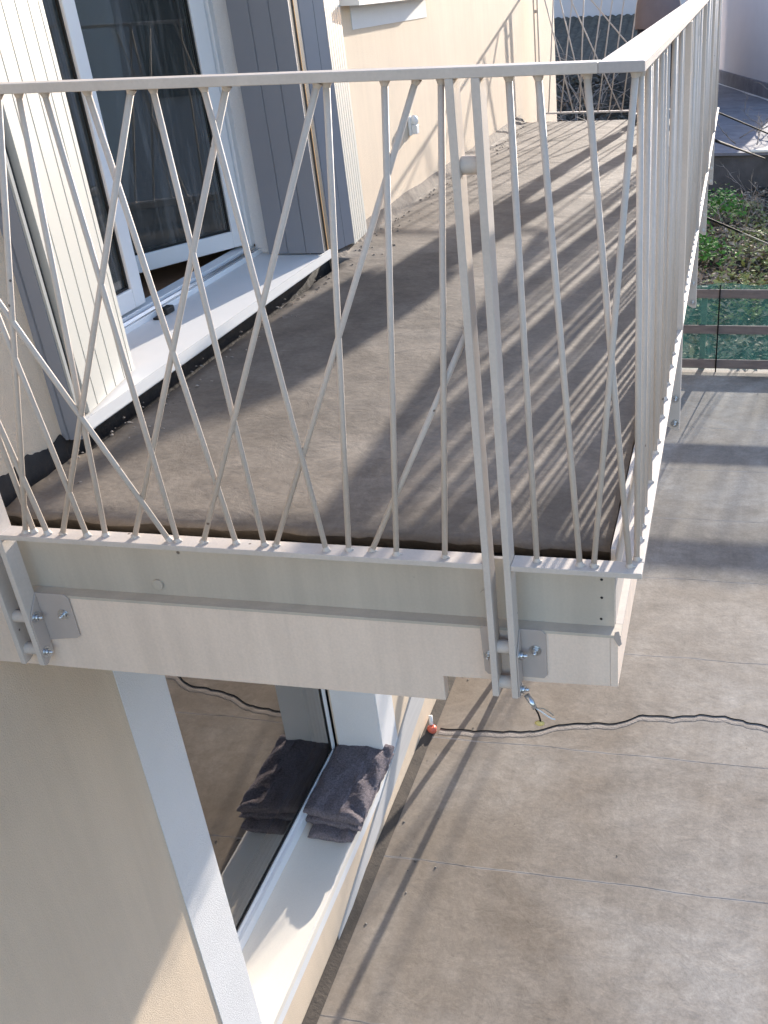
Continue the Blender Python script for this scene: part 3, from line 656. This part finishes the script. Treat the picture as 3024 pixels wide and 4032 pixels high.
# ------------------------------------------------------------------ fence at the terrace end
YF = 10.82
F = thing('fence', (1.5, YF, ZT), 'guard fence of three grey boards with green debris netting', 'fence')
for z0, z1 in ((-3.50, -3.38), (-3.03, -2.92), (-2.56, -2.45)): MB().box((-2.2, YF-.03, z0), (7, YF-.002, z1)).build('board', M['wood'], F, bevel=.003)
for x in (-1.5, -.15, 1.9, 3.6): MB().box((x, YF+.06, ZT), (x+.075, YF+.12, -2.44)).build('post', M['wood'], F)
for x in (-.02+.09,): MB().tube([(x, YF-.045, ZT), (x+.01, YF-.045, -2.38)], .009, 10).build('rod', M['cable'], F)
nb = MB(); g = {}
for i in range(80):
    for j in range(9):
        x = -2.2+9.2*i/79; z = -3.52+1.13*j/8
        g[i, j] = nb.bm.verts.new((x, YF+.022+.016*noise.noise(Vector((x*2.2, z*2, 0))), z+(.03*noise.noise(Vector((x*3, 0, 0))) if j == 8 else 0)))
for i in range(79):
    for j in range(8): nb.bm.faces.new((g[i, j], g[i+1, j], g[i+1, j+1], g[i, j+1])).smooth = True
nb.build('netting', M['net'], F)

# ------------------------------------------------------------------ beyond the fence
rl = random.Random(3)
def leaves(name, mt, n, fn, size, label, cat):
    mb = MB()
    for i in range(n):
        c = Vector(fn(i)); s_ = size*rl.uniform(.5, 1.4); u = Vector((rl.uniform(-1, 1), rl.uniform(-1, 1), rl.uniform(-.5, .5))).normalized(); w = u.cross(Vector((rl.uniform(-.4, .4), rl.uniform(-.4, .4), 1))).normalized()
        mb.face((c-u*s_, c-w*s_*.45+Vector((0, 0, s_*.15)), c+u*s_, c+w*s_*.45+Vector((0, 0, s_*.15))))
    return tag(mb.build(name, mt, recalc=False), label, cat, kind='stuff')
def gz(x, y): return -3.32+.16*noise.noise(Vector((x*.9, y*.9, 3.3)))-.34*max(0, min(1, (13.6-y)/2.6))
def rp(x0=-3, x1=4, y0=11.1, y1=21.6):
    def f(i):
        x = rl.uniform(x0, x1); y = rl.uniform(y0, y1); return (x, y, gz(x, y)+rl.uniform(0, .12 if y > 12.5 else .03))
    return f
leaves('leaf_litter', M['leafdry'], 13000, rp(), .07, 'brown dead leaves covering the garden behind the fence', 'leaf litter')
leaves('moss', M['leafmoss'], 2600, lambda i: (lambda x, y: (x, y, gz(x, y)+rl.uniform(.02, .16)))(rl.gauss(.75, .55), rl.uniform(12.5, 20)), .06, 'yellow green moss and weeds in the garden behind the fence', 'moss')
def bush(loc, n, spread, size, label):
    o = thing('green_bush', loc, label, 'bush'); mb = MB(); st = MB()
    for k in range(9):
        a = rl.uniform(0, 6.28); e = Vector(loc)+Vector((math.cos(a)*spread[0]*rl.uniform(.3, 1), math.sin(a)*spread[1]*rl.uniform(.3, 1), spread[2]*rl.uniform(.5, 1)))
        st.tube([loc, (Vector(loc)+e)/2+Vector((0, 0, .08)), e], [.014, .01, .004], 5)
        for i in range(n//9):
            c = e+Vector((rl.gauss(0, .13), rl.gauss(0, .18), rl.gauss(0, .10))); u = Vector((rl.uniform(-1, 1), rl.uniform(-1, 1), rl.uniform(-.3, .7))).normalized(); w = u.cross(Vector((rl.uniform(-.6, .6), rl.uniform(-.6, .6), 1))).normalized(); s_ = size*rl.uniform(.6, 1.3)
            mb.face((c-u*s_, c-w*s_*.5, c+u*s_, c+w*s_*.5))
    mb.build('foliage', M['leafgreen'], o, recalc=False); st.build('stems', M['twig'], o); return o
bush((-.1, 18.0, -3.2), 560, (.42, .8, .42), .055, 'bright green leafy bush in the garden just right of the balcony')
bush((-.25, 15.4, -3.25), 330, (.30, .6, .3), .05, 'lower green leafy bush beside the thick black cable')
def twig(loc, d, L, label, r=.012, n=5, group='bare twigs in the garden'):
    o = MB(); d = Vector(d).normalized()
    def grow(p_, d_, L_, r_, dep):
        pts_ = [Vector(p_)]; k = 6; dd = d_.copy()
        for i in range(k):
            dd = (dd+Vector((rl.gauss(0, .16), rl.gauss(0, .16), rl.gauss(0, .16)))).normalized(); pts_.append(pts_[-1]+dd*L_/k)
            if dep and i in (1, 3, 4): grow(pts_[-1], (dd+Vector((rl.gauss(0, .6), rl.gauss(0, .6), rl.gauss(0, .4)))).normalized(), L_*.5, r_*.6, dep-1)
        o.tube(pts_, [r_*(1-.75*i/k) for i in range(k+1)], 5)
    grow(loc, d, L, r, 2)
    ob = o.build('bare_branch', M['twig']); return tag(ob, label, 'branch', group)
tl = 'pale bare twig branching over the dark retaining wall and leaf litter'
for i in range(24):
    x = rl.uniform(-.1, 1.2); yy = rl.uniform(16, 21.4)
    twig((x, yy, gz(x, yy)), (rl.uniform(-1, 1), rl.uniform(-.3, .3), rl.uniform(.05, .5)), rl.uniform(.5, .95), tl, .012)
tl2 = 'thin pale twig lying on the grey flat roof right of the railing'
for i in range(9):
    x = rl.uniform(.2, 1.4); yy = rl.uniform(22.2, 27); twig((x, yy, -2.46), (rl.uniform(-1, 1), rl.uniform(-.5, .5), rl.uniform(.1, .5)), rl.uniform(.5, 1.0), tl2, .016, group='bare twigs on the flat roof')
RW = thing('retaining_wall', (1, 21.9, -3.4), 'dark retaining wall holding up the grey flat roof beyond the garden', 'retaining wall')
MB().box((-1.3, 21.8, -3.6), (9, 22.1, -2.56)).build('wall', M['conc'], RW)
MB().box((-1.3, 21.72, -2.56), (9, 22.1, -2.50)).build('coping', M['greyroof'], RW)
cs = thing('stone_slab', (1.2, 21.9, -2.5), 'pale cream stone slab on the edge of the grey flat roof', 'stone slab')
MB().prism(((.52, 21.7, -2.499), (1.6, 21.7, -2.499), (1.6, 22.9, -2.499), (1.0, 22.5, -2.499), (.80, 21.95, -2.499)), (0, 0, .05)).build('slab', M['sill'], cs, bevel=.01)
tag(sheet('flat_roof', -1.3, 9, 22.1, 44, -2.5, M['greyroof'], 60, 60, .05, .8), kind='structure')
SD = thing('grey_building', (1, 33, -2.5), 'large plain grey rendered building wall at upper right', 'building')
d_ = Vector((1.53, -5, 0)).normalized(); A_ = Vector((-.421, 36.58, -2.5)); A_ -= d_*.9; nn = Vector((d_.y, -d_.x, 0))*-1
E_ = A_+d_*7.7
MB().prism([A_, E_, E_+Vector((.4, 3, 0)), A_+Vector((2, 4, 0))], (0, 0, 2.85)).build('wall', M['greywall'], SD)
off = Vector((-d_.y, d_.x, 0)); off = off if off.x < 0 else -off
MB().prism([A_+off*.01, E_+off*.01, E_+off*.10, A_+off*.10], (0, 0, .45)).build('upstand', M['greyroof'], SD)
MB().prism([A_+off*.101, E_+off*.101, E_+off*.13, A_+off*.13], (0, 0, .04)).build('trim', M['alu'], SD)

# view through the far railing: bushes, tiled roof, pale wall
TH = thing('tiled_roof_house', (-4, 27, -1.2), 'low neighbouring house with dark ribbed tile roof beyond the far railing', 'house')
rf = MB(); prev = None
for i in range(241):
    x = -10+8.2*i/240; h = .045*abs(math.sin(x*math.pi/.22)); r = [rf.bm.verts.new((x, 25.0, -.95+h)), rf.bm.verts.new((x, 29.5, .02+h))]
    if prev: rf.bm.faces.new((prev[0], r[0], r[1], prev[1]))
    prev = r
rf.build('roof', M['tile'], TH, recalc=False); MB().box((-10, 25.2, -4), (-1.8, 29.5, -1.0)).build('wall', M['conc'], TH)
NB = thing('reflected_building', (16, 30, -3.9), 'long grey unseen building added across the yard for the door glass to reflect', 'building')  # out of view, added so the door glass mirrors a dim facade
MB().box((15, 2, -3.9), (22, 62, 2.6)).build('wall', M['farwall'], NB)
for k in range(12):
    MB().box((14.9, 4+k*4.8, -.6), (14.98, 5.4+k*4.8, 1.2)).build('window', M['dark'], NB)
MB().box((14.6, 1.6, 2.61), (22.4, 62.4, 2.9)).build('roof', M['tile'], NB)
PW = thing('pale_building', (-5, 31, -2), 'pale building wall high behind the dark tiled roof', 'building')
MB().box((-12, 30, -4), (-1.2, 36, 1.2)).build('wall', M['greywall'], PW)
def shrub(loc, n, sp, label):
    o = thing('bare_shrub', loc, label, 'shrub', 'bare shrubs below the tiled roof'); st = MB()
    for k in range(n):
        p0 = Vector(loc)+Vector((rl.gauss(0, sp*.3), rl.gauss(0, sp*.3), 0)); d0 = Vector((rl.gauss(0, .6), rl.gauss(0, .5), 1)).normalized(); q = [p0]
        for i in range(7): d0 = (d0+Vector((rl.gauss(0, .25), rl.gauss(0, .25), rl.gauss(-.12, .15)))).normalized(); q.append(q[-1]+d0*.28)
        st.tube(q, [.016*(1-.11*i) for i in range(8)], 4)
    st.build('stems', M['twig'], o); return o
for i, x in enumerate((-4.6, -3.7, -2.9, -2.0, -1.2)):
    shrub((x-.6, 19.5+1.6*(i % 3), bankz(x-.6, 19.5+1.6*(i % 3))-.1), 26, .9, 'tangled bare shrub below the dark tiled roof beyond the far railing')
leaves('ivy', mat('dark_ivy', (.07, .075, .05), .8, col2=(.16, .12, .10), vscale=2), 9000, lambda i: (lambda x, y: (x, y, bankz(x, y)+rl.uniform(-.05, .3)))(rl.uniform(-7, -1.6), rl.uniform(14, 25)), .08, 'dark ivy and leaves under the shrubs beyond the far railing', 'ivy')

# cables from the house to the garden
def cable(a, d, t0, t1, r, label, mt, extra=None):
    a = Vector(a); d = Vector(d).normalized()
    q = [a+d*(t0+(t1-t0)*i/30) for i in range(31)]
    return tag(MB().tube(q, r, 8).build('overhead_cable', M[mt]), label, 'cable', 'cables stretched over the garden')
cable((-.004, 6.773, -.083), (.057, .984, -.168), -.05, 17.2, .012, 'middle black cable sloping down over the garden and flat roof', 'cable')
cable((-.144, 11.471, -1.702), (.301, .896, -.327), -3.7, 1.6, .015, 'lowest thick black cable sloping down in front of the green bushes', 'cable')
cable((-.144, 11.471, -1.702), (.301, .896, -.327), 1.6, 4.9, .011, 'pale rope end continuing the lowest thick black cable', 'rope')
cable((-.058, 13.034, -.632), (.284, .929, -.235), -2.0, 9.5, .012, 'upper thin black cable sloping over the grey flat roof', 'cable')

# ------------------------------------------------------------------ person on the balcony
PX, PY = -.52, 7.45
P = thing('person', (PX, PY, ZF), 'person in mauve brown shirt and dark trousers standing at the far part of the balcony', 'person')
def skin_mesh(name, verts, edges, mt, parent, sub=2):
    me = bpy.data.meshes.new(name); me.from_pydata([Vector(v[:3])+Vector((PX, PY, ZF))-origin(parent) for v in verts], edges, []); me.materials.append(mt)
    o = bpy.data.objects.new(name, me); COL.objects.link(o); o.parent = parent
    sk = o.modifiers.new('skin', 'SKIN'); sk.use_smooth_shade = True
    for i, v in enumerate(verts):
        r = v[3]; me.skin_vertices[0].data[i].radius = r if isinstance(r, tuple) else (r, r)
    me.skin_vertices[0].data[0].use_root = True
    ss = o.modifiers.new('sub', 'SUBSURF'); ss.levels = sub; ss.render_levels = sub
    return o
bv = [(0, 0, .93, (.09, .065)), (.08, .0, .82, .06), (.15, .01, .48, .052), (.19, -.01, .09, .036), (-.08, 0, .82, .06), (-.15, .02, .48, .052), (-.19, 0, .09, .036),
      (0, 0, 1.10, (.12, .085)), (0, 0, 1.32, (.145, .09)), (0, 0, 1.45, (.07, .06)), (0, .01, 1.52, .048), (0, .02, 1.60, .07), (0, .02, 1.69, .085), (0, .01, 1.75, .05),
      (.17, 0, 1.41, .052), (.215, .03, 1.14, .040), (.08, .25, 1.12, .028), (-.17, 0, 1.41, .052), (-.215, .03, 1.14, .040), (-.08, .25, 1.12, .028)]
be = [(0,1),(1,2),(2,3),(0,4),(4,5),(5,6),(0,7),(7,8),(8,9),(9,10),(10,11),(11,12),(12,13),(8,14),(14,15),(15,16),(8,17),(17,18),(18,19)]
skin_mesh('body', bv, be, M['skin'], P)
skin_mesh('trousers', [(0, 0, .88, (.105, .07)), (.088, 0, .80, .082), (.15, .012, .47, .068), (.19, -.005, .10, .060), (-.088, 0, .80, .082), (-.15, .022, .47, .068), (-.19, .005, .10, .060)], [(0,1),(1,2),(2,3),(0,4),(4,5),(5,6)], M['cloth_trouser'], P)
st_ = MB(); prev = None
for z_, a_, b_, cy in ((.742, .192, .150, 0), (.76, .196, .154, 0), (.86, .192, .152, 0), (.93, .182, .142, 0), (1.02, .158, .118, 0), (1.12, .156, .112, 0), (1.24, .168, .112, 0), (1.36, .182, .108, 0), (1.42, .165, .095, 0), (1.455, .10, .075, 0), (1.475, .062, .058, 0)):
    r_ = []
    for k in range(28):
        t_ = 2*math.pi*k/28; w_ = 1+.035*noise.noise(Vector((math.cos(t_)*2, math.sin(t_)*2, z_*4)))
        r_.append(st_.bm.verts.new((PX+a_*w_*math.cos(t_), PY+cy+b_*w_*math.sin(t_), ZF+z_+(.010*math.sin(t_*2) if z_ < .8 else 0))))
    if prev:
        for k in range(28): st_.bm.faces.new((prev[k], prev[(k+1) % 28], r_[(k+1) % 28], r_[k])).smooth = True
    prev = r_
st_.build('shirt', M['cloth_shirt'], P)
for sg in (1, -1):
    MB().tube([(PX+sg*.13, PY, ZF+1.40), (PX+sg*.19, PY+.005, ZF+1.36), (PX+sg*.215, PY+.03, ZF+1.16), (PX+sg*.19, PY+.12, ZF+1.10)], [.055, .066, .058, .052], 16).build('sleeve', M['cloth_shirt'], P)
hm = MB(); hm.ball((PX, PY-.005, ZF+1.70), .098, (.92, 1.02, 1.05), 20); hm.build('hair', M['hair'], P)
for sx in (.19, -.19):
    s_ = MB(); s_.ball((PX+sx, PY+.06, ZF+.045), .05, (.9, 2.5, .85), 14); s_.build('shoe', M['shoe'], P)
for sx, wy in ((.08, .25), (-.08, .25)):     # hands: palm with five fingers, resting forward
    base = Vector((sx, wy, 1.12)); vs_ = [(*base, (.026, .018)), (*(base+Vector((0, .045, -.03))), (.034, .016)), (*(base+Vector((0, .08, -.05))), (.034, .013))]; es = [(0, 1), (1, 2)]
    o = skin_mesh('palm', vs_, es, M['skin'], P, 2)
    for f_ in range(4):
        bx = base+Vector((-.027+.018*f_, .078, -.048)); L_ = (.07, .078, .073, .058)[f_]
        skin_mesh('finger', [(*bx, .0088), (*(bx+Vector((0, L_*.45, -.012))), .0085), (*(bx+Vector((0, L_*.75, -.034))), .008), (*(bx+Vector((0, L_*.85, -.055))), .007)], [(0,1),(1,2),(2,3)], M['skin'], P, 1)
    sgn = -1 if sx > 0 else 1; bx = base+Vector((sgn*.025, .02, -.018))
    skin_mesh('thumb', [(*bx, .011), (*(bx+Vector((sgn*.022, .028, -.018))), .0095), (*(bx+Vector((sgn*.026, .055, -.034))), .008)], [(0,1),(1,2)], M['skin'], P, 1)
